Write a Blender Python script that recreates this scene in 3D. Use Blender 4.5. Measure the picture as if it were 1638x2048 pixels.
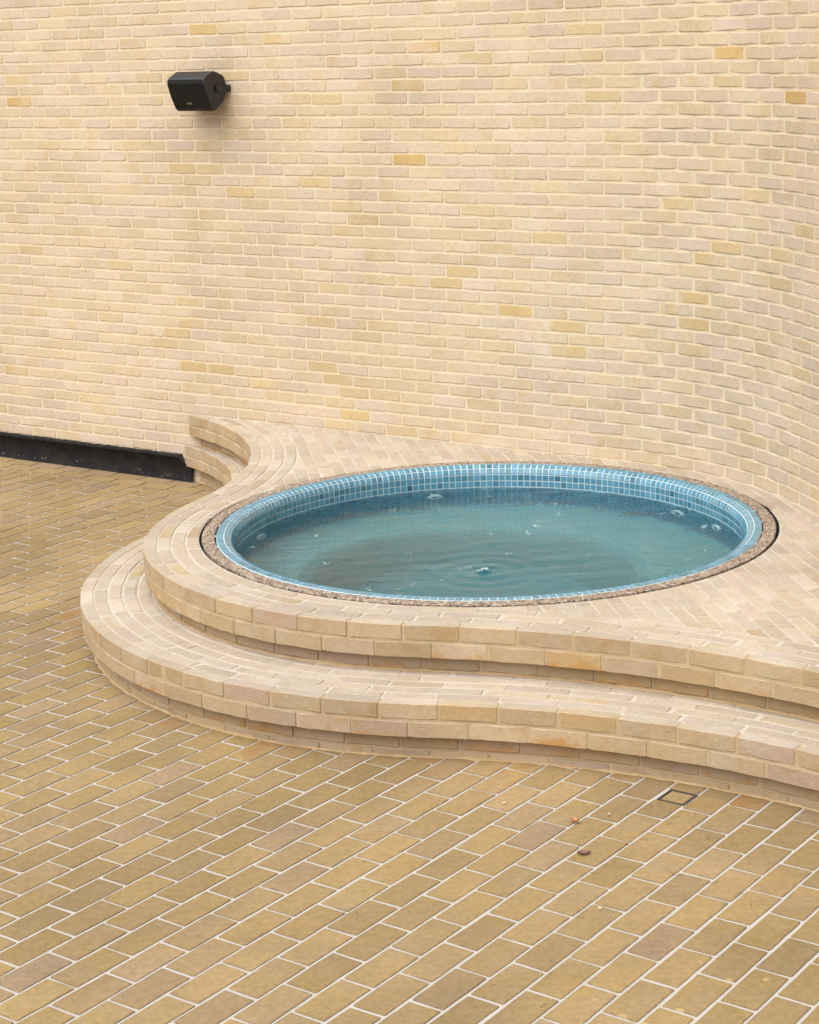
import bpy, math, random, colorsys
from mathutils import Matrix, Vector, geometry
import numpy as np

# ------------------------------------------------------------------ clean
for o in list(bpy.data.objects): bpy.data.objects.remove(o)
scene = bpy.context.scene
COL = scene.collection
rnd = random.Random(7)

# ------------------------------------------------------------------ camera
FPX, PITCH, ROLL, CAMH = 3809.15, 0.24382, 0.03086, 2.8537
IMW, IMH = 1638.0, 2048.0
_f = Vector((0, math.cos(PITCH), -math.sin(PITCH))); _r = Vector((1, 0, 0)); _d = _f.cross(_r)
_c, _s = math.cos(ROLL), math.sin(ROLL)
RV = _c*_r + _s*_d; DV = -_s*_r + _c*_d; FV = _f
cam = bpy.data.cameras.new('Camera'); cam_o = bpy.data.objects.new('Camera', cam); COL.objects.link(cam_o)
cam_o.matrix_world = Matrix(((RV.x, -DV.x, -FV.x, 0), (RV.y, -DV.y, -FV.y, 0), (RV.z, -DV.z, -FV.z, CAMH), (0, 0, 0, 1)))
cam.sensor_fit = 'HORIZONTAL'; cam.sensor_width = 36.0; cam.lens = FPX/IMW*36.0
cam.clip_start = 0.05; cam.clip_end = 500
scene.camera = cam_o

# ------------------------------------------------------------------ world, sun, exposure
SUN_EL, SUN_AZ = 60.0, 222.0        # azimuth clockwise from +Y: behind the camera, a little left
world = bpy.data.worlds.new('World'); scene.world = world; world.use_nodes = True
wn, wl = world.node_tree.nodes, world.node_tree.links
wn.clear()
sky = wn.new('ShaderNodeTexSky'); sky.sky_type = 'NISHITA'; sky.sun_disc = False
sky.sun_elevation = math.radians(SUN_EL); sky.sun_rotation = math.radians(SUN_AZ)
sky.air_density = 1.0; sky.dust_density = 4.0; sky.ozone_density = 1.0
hs = wn.new('ShaderNodeHueSaturation'); hs.inputs['Saturation'].default_value = 0.28
bg = wn.new('ShaderNodeBackground'); bg.inputs['Strength'].default_value = 0.115
wo = wn.new('ShaderNodeOutputWorld')
wl.new(sky.outputs[0], hs.inputs['Color']); wl.new(hs.outputs[0], bg.inputs['Color']); wl.new(bg.outputs[0], wo.inputs[0])
sl = bpy.data.lights.new('Sun', 'SUN'); sl.energy = 1.5; sl.angle = math.radians(85); sl.color = (1.0, 0.965, 0.91)
so = bpy.data.objects.new('Sun', sl); COL.objects.link(so)
_el, _az = math.radians(SUN_EL), math.radians(SUN_AZ)
sdir = Vector((math.sin(_az)*math.cos(_el), math.cos(_az)*math.cos(_el), math.sin(_el)))
so.rotation_euler = (-sdir).to_track_quat('-Z', 'Y').to_euler(); so.location = (0, 0, 8)
scene.view_settings.view_transform = 'Standard'; scene.view_settings.look = 'None'
scene.view_settings.exposure = 0.86; scene.view_settings.gamma = 1.0; scene.view_settings.use_curve_mapping = False
scene.render.engine = 'CYCLES'
scene.render.resolution_x, scene.render.resolution_y = 819, 1024
scene.cycles.max_bounces = 8; scene.cycles.diffuse_bounces = 3; scene.cycles.transmission_bounces = 6
scene.cycles.caustics_refractive = True; scene.cycles.caustics_reflective = False

# ------------------------------------------------------------------ sizes (metres)
H1, H2 = 0.25, 0.467                # tops of the step and of the platform
CRS = 0.0719                        # wall course
RING = 0.0718                       # brick on edge, with its joint
BLEN = 0.243
PC = (0.3908, 9.3117)               # middle of the pool
R_OUT = 1.445                       # outer edge of the drain ring
WATER_Z = 0.349

def project(P):
    v = Vector((P[0], P[1], P[2]-CAMH)); z = v.dot(FV)
    if z < 0.1: return None
    return (IMW/2+FPX*v.dot(RV)/z, IMH/2+FPX*v.dot(DV)/z)

def show_area(pts):
    """pixels of the photograph that a polygon of world points covers (0 when its middle is out of frame)"""
    q = [project(p) for p in pts]
    if any(a is None for a in q): return 0.0
    mx = sum(a[0] for a in q)/len(q); my = sum(a[1] for a in q)/len(q)
    if not (-20 < mx < IMW+20 and -20 < my < IMH+20): return 0.0
    return abs(sum(q[i][0]*q[(i+1) % len(q)][1]-q[(i+1) % len(q)][0]*q[i][1] for i in range(len(q))))/2

# ------------------------------------------------------------------ plan curves
class Path:
    """a plan curve; 'off' moves to the left of its direction of travel"""
    def __init__(self, pts, s0=0.0):
        P = np.array(pts, float); keep = [0]
        for i in range(1, len(P)):
            if np.hypot(*(P[i]-P[keep[-1]])) > 1e-5: keep.append(i)
        self.P = P[keep]; d = np.diff(self.P, axis=0); L = np.hypot(d[:, 0], d[:, 1])
        self.S = np.r_[0, np.cumsum(L)]+s0
        T = d/L[:, None]; V = np.empty_like(self.P); V[0] = T[0]; V[-1] = T[-1]; V[1:-1] = T[1:]+T[:-1]
        V /= np.hypot(V[:, 0], V[:, 1])[:, None]; self.N = np.c_[-V[:, 1], V[:, 0]]
        self.len = self.S[-1]-self.S[0]; self.s0, self.s1 = self.S[0], self.S[-1]
    def at(self, s, off=0.0):
        x = np.interp(s, self.S, self.P[:, 0]); y = np.interp(s, self.S, self.P[:, 1])
        nx = np.interp(s, self.S, self.N[:, 0]); ny = np.interp(s, self.S, self.N[:, 1]); l = math.hypot(nx, ny)
        return (float(x+nx/l*off), float(y+ny/l*off))
    def near(self, p):
        """(arc length, signed left offset) of the nearest point"""
        A = self.P[:-1]; B = self.P[1:]; d = B-A; q = np.array(p)-A
        t = np.clip((q*d).sum(1)/(d*d).sum(1), 0, 1); r = q-d*t[:, None]; D = (r*r).sum(1); i = int(D.argmin())
        sgn = d[i, 0]*q[i, 1]-d[i, 1]*q[i, 0]
        return float(self.S[i]+t[i]*math.hypot(*d[i])), math.copysign(math.sqrt(D[i]), sgn)

def arc(c, r, a0, a1, n):
    return [(c[0]+r*math.cos(math.radians(a0+(a1-a0)*i/n)), c[1]+r*math.sin(math.radians(a0+(a1-a0)*i/n))) for i in range(n+1)]

def wall_line_y(x): return 12.459-0.69*(x+1.389)

def s_curve(C1, C2, R2, C3, ytop, yend, wall_end):
    """cove - bulge - cove edge of a step, from the wall at the left to the wall at the right (solid on its left)"""
    C1, C2, C3 = map(np.array, (C1, C2, C3))
    R1 = np.hypot(*(C1-C2))-R2; R3 = np.hypot(*(C3-C2))-R2
    a1 = math.degrees(math.atan2(*(C2-C1)[::-1])); a2 = math.degrees(math.atan2(*(C1-C2)[::-1])); a3 = math.degrees(math.atan2(*(C3-C2)[::-1]))
    a4 = math.degrees(math.atan2(*(C2-C3)[::-1]))
    top = math.degrees(math.asin(min(1, (ytop-C1[1])/R1)))
    pts = arc(C1, R1, top, a1, 60)
    pts += arc(C2, R2, a2, a3+360 if a3 < a2 else a3, 110)[1:]
    end = math.degrees(math.atan2(yend-C3[1], math.sqrt(max(0.01, R3**2-(yend-C3[1])**2))))
    pts += arc(C3, R3, a4, end, 60)[1:]
    t = np.array(pts[-1])-np.array(pts[-2]); t /= np.hypot(*t)
    for k in range(1, 21): pts.append(tuple(np.array(pts[60+110+60])+t*k*wall_end/20))
    return Path(pts)

UP = s_curve((-3.2796, 10.9957), (0.3458, 9.2646), 1.6715, (-0.6277, 4.4302), 12.47, 6.70, 1.9)
LO = s_curve((-3.0798, 11.2954), (0.3766, 9.2450), 2.0210, (-0.4519, 4.3390), 12.52, 6.42, 1.9)

# the wall: straight from the left, then a bend towards the viewer; the open side is on its right (negative offset)
_w = [(-5.2+0.1*i, wall_line_y(-5.2+0.1*i)) for i in range(64)]
_w = [q for q in _w if q[0] < 1.20]+[(1.22, wall_line_y(1.22))]
h0, h1_ = math.atan(-0.69), math.radians(-77.2); Rw = 1.9; px_, py_ = _w[-1]
for i in range(1, 61):
    a = h0+(h1_-h0)*(i-0.5)/60; ds = Rw*abs(h1_-h0)/60
    px_ += math.cos(a)*ds; py_ += math.sin(a)*ds; _w.append((px_, py_))
for i in range(1, 60): _w.append((px_+0.08*i*math.cos(h1_), py_+0.08*i*math.sin(h1_)))
WALL = Path(_w, s0=(-5.2+1.389)*math.hypot(1, 0.69))
WALL_TOP = H2-0.002+CRS*45

# ------------------------------------------------------------------ materials
def lin(c):
    return tuple(((v/255)/12.92 if v <= 10 else ((v/255+0.055)/1.055)**2.4) for v in c)

class NT:
    def __init__(self, name):
        self.m = bpy.data.materials.new(name); self.m.use_nodes = True
        self.t = self.m.node_tree; self.n = self.t.nodes; self.l = self.t.links
        self.b = self.n['Principled BSDF']; self.out = self.n['Material Output']
    def new(self, k, **kw):
        x = self.n.new(k)
        for a, v in kw.items(): setattr(x, a, v)
        return x
    def link(self, a, b): self.l.new(a, b)
    def val(self, sock, v):
        if hasattr(v, 'is_output') or hasattr(v, 'links'): self.l.new(v, sock)
        else: sock.default_value = v
    def noise(self, vec, scale, detail=3.0, rough=0.55, dist=0.0):
        x = self.new('ShaderNodeTexNoise'); x.inputs['Scale'].default_value = scale; x.inputs['Detail'].default_value = detail
        x.inputs['Roughness'].default_value = rough; x.inputs['Distortion'].default_value = dist
        if vec is not None: self.link(vec, x.inputs['Vector'])
        return x.outputs['Fac']
    def ramp(self, fac, stops, interp='LINEAR'):
        x = self.new('ShaderNodeValToRGB'); x.color_ramp.interpolation = interp
        e = x.color_ramp.elements
        while len(e) < len(stops): e.new(0.5)
        for i, (p, c) in enumerate(stops):
            e[i].position = p; e[i].color = (c[0], c[1], c[2], 1) if len(c) == 3 else c
        self.link(fac, x.inputs[0]); return x.outputs[0]
    def g(self, fac, a, b):
        """smooth step of fac from a to b"""
        x = self.new('ShaderNodeMapRange', interpolation_type='SMOOTHSTEP')
        x.inputs[1].default_value = a; x.inputs[2].default_value = b
        self.link(fac, x.inputs[0]); return x.outputs[0]
    def mix(self, fac, a, b, mode='MIX'):
        x = self.new('ShaderNodeMix', data_type='RGBA', blend_type=mode)
        self.val(x.inputs[0], fac)
        for s, v in ((x.inputs[6], a), (x.inputs[7], b)):
            if isinstance(v, tuple): s.default_value = (v[0], v[1], v[2], 1)
            else: self.link(v, s)
        return x.outputs[2]
    def math(self, op, a, b=0.0, c=0.0):
        x = self.new('ShaderNodeMath', operation=op)
        self.val(x.inputs[0], a); self.val(x.inputs[1], b)
        if op == 'MULTIPLY_ADD': self.val(x.inputs[2], c)
        return x.outputs[0]
    def bump(self, height, strength, dist, prev=None):
        x = self.new('ShaderNodeBump'); x.inputs['Strength'].default_value = strength; x.inputs['Distance'].default_value = dist
        self.link(height, x.inputs['Height'])
        if prev is not None: self.link(prev, x.inputs['Normal'])
        return x.outputs[0]
    def pos(self): return self.new('ShaderNodeNewGeometry').outputs['Position']

def brick_material(name, ramp, mott, pale, pale_amt, rough=0.9, stain=True, bumpd=0.004, spots=False, dirt=0.0, pits=0.5, vary=0.2, weather=0.16, grain=0.30):
    t = NT(name); P = t.pos()
    a = t.new('ShaderNodeAttribute', attribute_name='tint'); sep = t.new('ShaderNodeSeparateColor'); t.link(a.outputs['Color'], sep.inputs[0])
    R, G, B = sep.outputs[0], sep.outputs[1], sep.outputs[2]
    # each brick gets its own piece of the noise
    off = t.new('ShaderNodeVectorMath', operation='SCALE'); t.link(a.outputs['Color'], off.inputs[0]); off.inputs[3].default_value = 37.0
    vv = t.new('ShaderNodeVectorMath', operation='ADD'); t.link(P, vv.inputs[0]); t.link(off.outputs[0], vv.inputs[1]); V = vv.outputs[0]
    base = t.ramp(R, ramp)
    n1 = t.noise(V, 7.0, 3.0, 0.6, 0.4); n2 = t.noise(V, 38.0, 3.0, 0.65); n3 = t.noise(V, 170.0, 1.0, 0.6); n4 = t.noise(V, 3.1, 2.0, 0.6)
    col = t.mix(t.math('MULTIPLY', t.g(n1, 0.52, 0.72), 0.75), base, mott)
    col = t.mix(t.math('MULTIPLY', t.g(n4, 0.46, 0.74), pale_amt), col, pale)
    lum = t.math('MULTIPLY_ADD', n2, grain, 1.0-grain/2)
    lum = t.math('MULTIPLY', lum, t.math('MULTIPLY_ADD', n3, 0.34, 0.83))
    lum = t.math('MULTIPLY', lum, t.math('MULTIPLY_ADD', G, vary, 1.0-vary/2))
    lum = t.math('MULTIPLY', lum, t.math('MULTIPLY_ADD', t.g(t.noise(P, 1.15, 3.0, 0.6, 0.5), 0.3, 0.7), weather, 1.0-weather/2))
    vm = t.new('ShaderNodeVectorMath', operation='SCALE'); t.link(col, vm.inputs[0]); t.link(lum, vm.inputs[3]); col = vm.outputs[0]
    uv = t.new('ShaderNodeUVMap', uv_map='piece'); su = t.new('ShaderNodeSeparateXYZ'); t.link(uv.outputs[0], su.inputs[0])
    if stain:
        n5 = t.noise(V, 11.0, 4.0, 0.65, 0.5)
        edge = t.math('ADD', su.outputs[1], t.math('MULTIPLY', t.math('SUBTRACT', n5, 0.5), 2.6))
        st = t.math('MULTIPLY', t.g(edge, 0.50, -0.1), B)
        col = t.mix(t.math('MULTIPLY', st, 0.85), col, alb((222, 160, 70), .55))
    if dirt:
        # dark scum that lodges along the edges of some pavers
        eu = t.math('MINIMUM', su.outputs[0], t.math('SUBTRACT', 1.0, su.outputs[0])); ev = t.math('MINIMUM', su.outputs[1], t.math('SUBTRACT', 1.0, su.outputs[1]))
        ed = t.math('MINIMUM', t.math('MULTIPLY', eu, 2.1), ev)
        nn = t.noise(V, 22.0, 4.0, 0.7, 0.5)
        dm = t.math('MULTIPLY', t.g(t.math('ADD', ed, t.math('MULTIPLY', t.math('SUBTRACT', 0.52, nn), 0.5)), 0.07, 0.0), dirt)
        col = t.mix(dm, col, lin((112, 96, 76)))
        gm = t.math('MULTIPLY', t.g(t.noise(V, 9.0, 6.0, 0.7, 1.2), 0.52, 0.74), 0.5)
        col = t.mix(gm, col, lin((132, 114, 92)))
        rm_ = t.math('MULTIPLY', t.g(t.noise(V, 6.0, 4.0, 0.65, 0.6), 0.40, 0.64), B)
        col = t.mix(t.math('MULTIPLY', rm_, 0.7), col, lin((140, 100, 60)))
    # pits
    v = t.new('ShaderNodeTexVoronoi'); v.inputs['Scale'].default_value = 62.0; t.link(V, v.inputs['Vector'])
    pit = t.math('MULTIPLY', t.g(v.outputs['Distance'], 0.13, 0.05), t.g(n1, 0.5, 0.6))
    col = t.mix(t.math('MULTIPLY', pit, pits), col, lin((120, 95, 68)))
    if spots:
        v2 = t.new('ShaderNodeTexVoronoi'); v2.inputs['Scale'].default_value = 17.0; t.link(P, v2.inputs['Vector']); v2.inputs['Randomness'].default_value = 1.0
        wob = t.math('MULTIPLY', t.math('SUBTRACT', t.noise(P, 60.0, 3.0), 0.5), 0.35)
        sepc = t.new('ShaderNodeSeparateColor'); t.link(v2.outputs['Color'], sepc.inputs[0])
        rad = t.math('MULTIPLY', t.math('POWER', sepc.outputs[0], 3.0), 0.34)
        d = t.math('SUBTRACT', t.math('ADD', v2.outputs['Distance'], wob), rad)
        area = t.noise(P, 0.55, 1.0); sx = t.new('ShaderNodeSeparateXYZ'); t.link(P, sx.inputs[0])
        where = t.math('MULTIPLY', t.g(sx.outputs[0], 0.25, 0.75), t.g(sx.outputs[1], 5.75, 5.2))
        more = t.g(area, 0.70, 0.76)
        sp = t.math('MULTIPLY', t.g(d, 0.02, -0.06), t.math('MAXIMUM', where, more))
        col = t.mix(t.math('MULTIPLY', sp, 0.4), col, lin((206, 176, 124)))
    t.link(col, t.b.inputs['Base Color']); t.b.inputs['Roughness'].default_value = rough
    t.b.inputs['Specular IOR Level'].default_value = 0.25
    nb = t.noise(V, 110.0, 2.0, 0.7); hb = t.math('ADD', t.math('MULTIPLY', n2, 1.4), nb)
    t.link(t.bump(hb, 0.55, bumpd), t.b.inputs['Normal'])
    return t.m

def mortar_material(name, c1, c2, stain=None, bumpd=0.003):
    t = NT(name); P = t.pos()
    n1 = t.noise(P, 5.0, 4.0, 0.6); n2 = t.noise(P, 140.0, 4.0, 0.7); n3 = t.noise(P, 24.0, 3.0)
    col = t.mix(t.g(n1, 0.35, 0.68), c1, c2)
    if stain: col = t.mix(t.math('MULTIPLY', t.g(t.noise(P, 2.6, 4.0, 0.6), 0.60, 0.74), 0.6), col, stain)
    vm = t.new('ShaderNodeVectorMath', operation='SCALE'); t.link(col, vm.inputs[0]); t.link(t.math('MULTIPLY_ADD', n2, 0.4, 0.8), vm.inputs[3])
    t.link(vm.outputs[0], t.b.inputs['Base Color']); t.b.inputs['Roughness'].default_value = 0.95; t.b.inputs['Specular IOR Level'].default_value = 0.15
    t.link(t.bump(t.math('ADD', n2, n3), 0.6, bumpd), t.b.inputs['Normal'])
    return t.m

K = 0.66                                       # photograph colours to base colours
def alb(c, k=K): return tuple(v*k for v in lin(c))
M_WALL = brick_material('wall_brick', [(0.0, alb((231, 208, 186))), (0.3, alb((231, 209, 182))), (0.6, alb((231, 209, 175))), (0.82, alb((229, 204, 160))), (0.96, alb((226, 197, 144))), (1.0, alb((223, 184, 118)))],
                        alb((226, 200, 152)), alb((235, 217, 196)), 0.6, bumpd=0.0016, pits=0.8, vary=0.12)
M_STEP = brick_material('step_brick', [(0.0, alb((216, 184, 160), .55)), (0.2, alb((222, 194, 160), .55)), (0.7, alb((220, 190, 148), .55)), (1.0, alb((214, 180, 128), .55))],
                        alb((212, 176, 128), .55), alb((230, 209, 180), .55), 0.6, bumpd=0.0032, pits=0.9)
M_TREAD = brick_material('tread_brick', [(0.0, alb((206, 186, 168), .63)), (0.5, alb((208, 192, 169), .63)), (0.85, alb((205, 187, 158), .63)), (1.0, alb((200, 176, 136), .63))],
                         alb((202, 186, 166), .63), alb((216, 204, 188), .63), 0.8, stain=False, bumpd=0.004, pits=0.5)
M_PAVER = brick_material('paver', [(0.0, alb((205, 174, 138), .425)), (0.3, alb((206, 175, 126), .425)), (0.75, alb((207, 175, 118), .425)), (1.0, alb((205, 176, 127), .425))],
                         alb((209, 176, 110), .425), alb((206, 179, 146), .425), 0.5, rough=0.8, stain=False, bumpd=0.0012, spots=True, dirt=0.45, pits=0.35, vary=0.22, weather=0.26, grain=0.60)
M_MORTAR = mortar_material('wall_mortar', alb((242, 225, 195), .70), alb((237, 217, 182), .70))
M_SMORT = mortar_material('step_mortar', alb((230, 206, 168), .56), alb((222, 194, 150), .56), stain=alb((214, 168, 112)))
M_FILL = mortar_material('fillet_mortar', alb((214, 186, 146)), alb((204, 170, 124)), stain=alb((190, 128, 70)))
M_TMORT = mortar_material('tread_mortar', alb((226, 217, 202), .66), alb((214, 202, 182), .66))

# ------------------------------------------------------------------ mesh helpers
def tag(o, label=None, cat=None, group=None, kind=None):
    if label: o['label'] = label
    if cat: o['category'] = cat
    if group: o['group'] = group
    if kind: o['kind'] = kind
    return o

def empty(name, loc):
    e = bpy.data.objects.new(name, None); e.empty_display_size = 0.2; e.location = loc; COL.objects.link(e); return e

def obj_from(name, verts, faces, mats, parent=None, tint=None, uv=None, smooth=None, midx=None, origin=None):
    """one mesh object; verts are world points, its origin sits in the middle of its base unless given"""
    V = np.asarray(verts, float)
    if origin is None:
        origin = (V.min(0)+V.max(0))/2; origin[2] = V[:, 2].min()
    origin = np.array(origin, float)
    me = bpy.data.meshes.new(name); me.from_pydata((V-origin).tolist(), [], faces)
    if not isinstance(mats, (list, tuple)): mats = [mats]
    for m in mats: me.materials.append(m)
    if tint is not None:
        at = me.attributes.new('tint', 'FLOAT_COLOR', 'POINT'); at.data.foreach_set('color', np.asarray(tint, np.float32).ravel())
    if uv is not None:
        ul = me.uv_layers.new(name='piece'); li = np.empty(len(me.loops), np.int32); me.loops.foreach_get('vertex_index', li)
        ul.data.foreach_set('uv', np.asarray(uv, np.float32)[li].ravel())
    if smooth is not None: me.polygons.foreach_set('use_smooth', np.asarray(smooth, bool))
    if midx is not None: me.polygons.foreach_set('material_index', np.asarray(midx, np.int32))
    o = bpy.data.objects.new(name, me); COL.objects.link(o)
    o.location = origin
    if parent is not None:
        o.parent = parent; wp = Vector((0, 0, 0)); q = parent
        while q is not None: wp += q.location; q = q.parent
        o.location = Vector(origin)-wp
    return o

class Piece:
    __slots__ = ('v', 'f', 'uv', 'sm', 'mi', 'tint', 'area')

def rounded_poly(poly, corner, seg, wob, r):
    """cut the corners of a convex polygon and break its edges so that it looks hand-made"""
    n = len(poly); out = []
    for i in range(n):
        a, b, c = np.array(poly[i-1]), np.array(poly[i]), np.array(poly[(i+1) % n])
        ab, bc = a-b, c-b; la, lc = np.hypot(*ab), np.hypot(*bc)
        k1 = min(corner*r.uniform(0.5, 1.5), la*0.3); k2 = min(corner*r.uniform(0.5, 1.5), lc*0.3)
        out.append(tuple(b+ab/la*k1)); out.append(tuple(b+bc/lc*k2))
        rest = lc-k2; m = int(rest/seg)
        for j in range(1, m+1):
            q = b+bc/lc*(k2+(lc-2*k2)*j/(m+1)); nrm = np.array((bc[1], -bc[0]))/lc
            out.append(tuple(q+nrm*r.uniform(-wob, wob)))
    return out

def slab_piece(mapf, poly, top, bottom, bevel, r, corner=0.004, seg=0.075, wob=0.0015, tint=None, tilt=0.0, mi=0):
    """prism over a convex polygon (a, b) with a rounded top edge; mapf(a, b, d) gives world points"""
    if sum(poly[i][0]*poly[(i+1) % len(poly)][1]-poly[(i+1) % len(poly)][0]*poly[i][1] for i in range(len(poly))) < 0: poly = poly[::-1]
    A = np.array([p[0] for p in poly]); Bq = np.array([p[1] for p in poly]); a0, a1, b0, b1 = A.min(), A.max(), Bq.min(), Bq.max()
    q = rounded_poly(poly, corner, seg, wob, r); n = len(q); Q = np.array(q)
    d1 = Q-np.roll(Q, 1, 0); d2 = np.roll(Q, -1, 0)-Q
    n1 = np.c_[d1[:, 1], -d1[:, 0]]/np.maximum(1e-9, np.hypot(*d1.T))[:, None]; n2 = np.c_[d2[:, 1], -d2[:, 0]]/np.maximum(1e-9, np.hypot(*d2.T))[:, None]
    nn = n1+n2; nn /= np.maximum(0.3, np.hypot(*nn.T))[:, None]
    ta, tb = r.uniform(-tilt, tilt), r.uniform(-tilt, tilt)
    P = Piece(); P.v = []; P.uv = []
    for ring, (ins, d) in enumerate(((0, bottom), (0, top-bevel), (bevel*0.35, top-bevel*0.3), (bevel*1.1, top))):
        for i in range(n):
            w = ins*r.uniform(0.6, 1.5) if ring >= 2 else ins
            a, b = Q[i]-nn[i]*w
            tl = ((a-a0)/(a1-a0)-0.5)*ta+((b-b0)/(b1-b0)-0.5)*tb if ring else 0
            P.v.append(mapf(a, b, d+tl)); P.uv.append(((a-a0)/(a1-a0), (b-b0)/(b1-b0)))
    P.f = []; P.sm = []
    for k in range(3):
        for i in range(n):
            j = (i+1) % n; P.f.append((k*n+i, k*n+j, (k+1)*n+j, (k+1)*n+i)); P.sm.append(k > 0)
    P.f.append(tuple(range(3*n, 4*n))); P.sm.append(False)
    P.mi = [mi]*len(P.f); P.tint = tint; P.area = 0
    return P

def block_piece(mapf, s0, s1, n1, z0, z1, r, tint, bev=0.005, top_mi=1):
    """whole brick on a curved edge: mapf(s, n, z), front at n = 0, worn arris"""
    w0 = r.uniform(-0.0016, 0.0016)
    P = Piece(); P.v = []; P.uv = []; P.f = []; P.sm = []; P.mi = []
    st = [s0, s0+bev]; m = max(2, int((s1-s0)/0.045))
    st += [s0+bev+(s1-s0-2*bev)*i/m for i in range(1, m)]+[s1-bev, s1]
    for k, s in enumerate(st):
        e = bev if k in (0, len(st)-1) else 0.0
        c1 = bev*r.uniform(0.6, 1.4); c2 = bev*r.uniform(0.5, 1.4); dz = r.uniform(-0.0008, 0.0006); dn = r.uniform(-0.0007, 0.0007)+w0
        if r.random() < 0.07: c1 *= 1.8
        if r.random() < 0.05: c2 *= 1.6
        prof = [(n1-e, z0+e), (dn+c2+e, z0+e+dz), (dn+e, z0+c2+e), (dn+e, z1-c1-e), (dn+c1*0.3+e, z1-c1*0.3-e), (dn+c1+e, z1-e+dz), (n1-bev-e, z1-e+dz*0.5), (n1-e, z1-bev-e)]
        for (n, z) in prof:
            P.v.append(mapf(s, n, z)); P.uv.append(((s-s0)/(s1-s0), (z-z0)/(z1-z0)))
    for k in range(len(st)-1):
        for i in range(8):
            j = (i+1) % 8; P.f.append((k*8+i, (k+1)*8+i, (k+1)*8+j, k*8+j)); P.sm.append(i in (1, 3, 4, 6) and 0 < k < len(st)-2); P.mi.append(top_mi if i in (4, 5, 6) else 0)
    P.f.append(tuple(range(7, -1, -1))); P.f.append(tuple(range((len(st)-1)*8, len(st)*8))); P.sm += [False, False]; P.mi += [0, 0]
    P.tint = tint; P.area = 0
    # one face per side keeps its own normal
    return P

def emit(pieces, name, rest_name, mats, parent, limit=300):
    """the pieces that show largest become objects of their own, the rest one joined part"""
    pieces = sorted(pieces, key=lambda p: -p.area)
    for p in pieces[:limit]:
        obj_from(name, p.v, p.f, mats, parent, [p.tint+(1.0,)]*len(p.v), p.uv, p.sm, p.mi)
    rest = pieces[limit:]
    if rest:
        V, F, U, S, MI, T = [], [], [], [], [], []
        for p in rest:
            o = len(V); V += p.v; F += [tuple(i+o for i in f) for f in p.f]; U += p.uv; S += p.sm; MI += p.mi; T += [p.tint+(1.0,)]*len(p.v)
        ob = obj_from(rest_name, V, F, mats, parent, T, U, S, MI); ob['kind'] = 'stuff'

def tint(r, yellow=0.3, stain=0.0):
    h = r.random(); h = h*0.62 if r.random() > yellow else 0.55+h**2.2*0.45
    return (h, r.random(), stain)

def clip(poly, p, n):
    """keep the side of the line through p where (q-p).n >= 0"""
    out = []
    for i in range(len(poly)):
        a, b = poly[i], poly[(i+1) % len(poly)]
        da = (a[0]-p[0])*n[0]+(a[1]-p[1])*n[1]; db = (b[0]-p[0])*n[0]+(b[1]-p[1])*n[1]
        if da >= 0: out.append(a)
        if (da >= 0) != (db >= 0):
            t = da/(da-db); out.append((a[0]+(b[0]-a[0])*t, a[1]+(b[1]-a[1])*t))
    return out
def poly_area(q): return abs(sum(q[i][0]*q[(i+1) % len(q)][1]-q[(i+1) % len(q)][0]*q[i][1] for i in range(len(q))))/2 if len(q) > 2 else 0
def tidy(q, eps=0.004):
    out = []
    for p in q:
        if not out or math.hypot(p[0]-out[-1][0], p[1]-out[-1][1]) > eps: out.append(p)
    if len(out) > 1 and math.hypot(out[0][0]-out[-1][0], out[0][1]-out[-1][1]) <= eps: out.pop()
    return out

def flat_map(path, a0, a1, sign, base):
    """(a, b, d) -> world on the plane that a straight brick between a0 and a1 takes up on a bend; d counts outwards"""
    ac = (a0+a1)/2; c = Vector(path.at(ac, base)); e0 = Vector(path.at(a0, base)); e1 = Vector(path.at(a1, base))
    t = (e1-e0); k = t.length/(a1-a0); t.normalize(); n = Vector((-t.y, t.x)); m = (c+(e0+e1)/2)/2
    def f(a, b, d):
        q = m+t*((a-ac)*k)+n*(sign*d); return (q.x, q.y, b)
    return f

def strip(path, prof, s0, s1, ds):
    """sweep a cross-section [(off, z)] along a path; returns verts, faces"""
    n = max(2, int((s1-s0)/ds)); V, F = [], []; m = len(prof)
    for i in range(n+1):
        s = s0+(s1-s0)*i/n
        for (o, z) in prof: V.append(path.at(s, o)+(z,))
    for i in range(n):
        for j in range(m-1): F.append((i*m+j, (i+1)*m+j, (i+1)*m+j+1, i*m+j+1))
    return V, F

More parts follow.
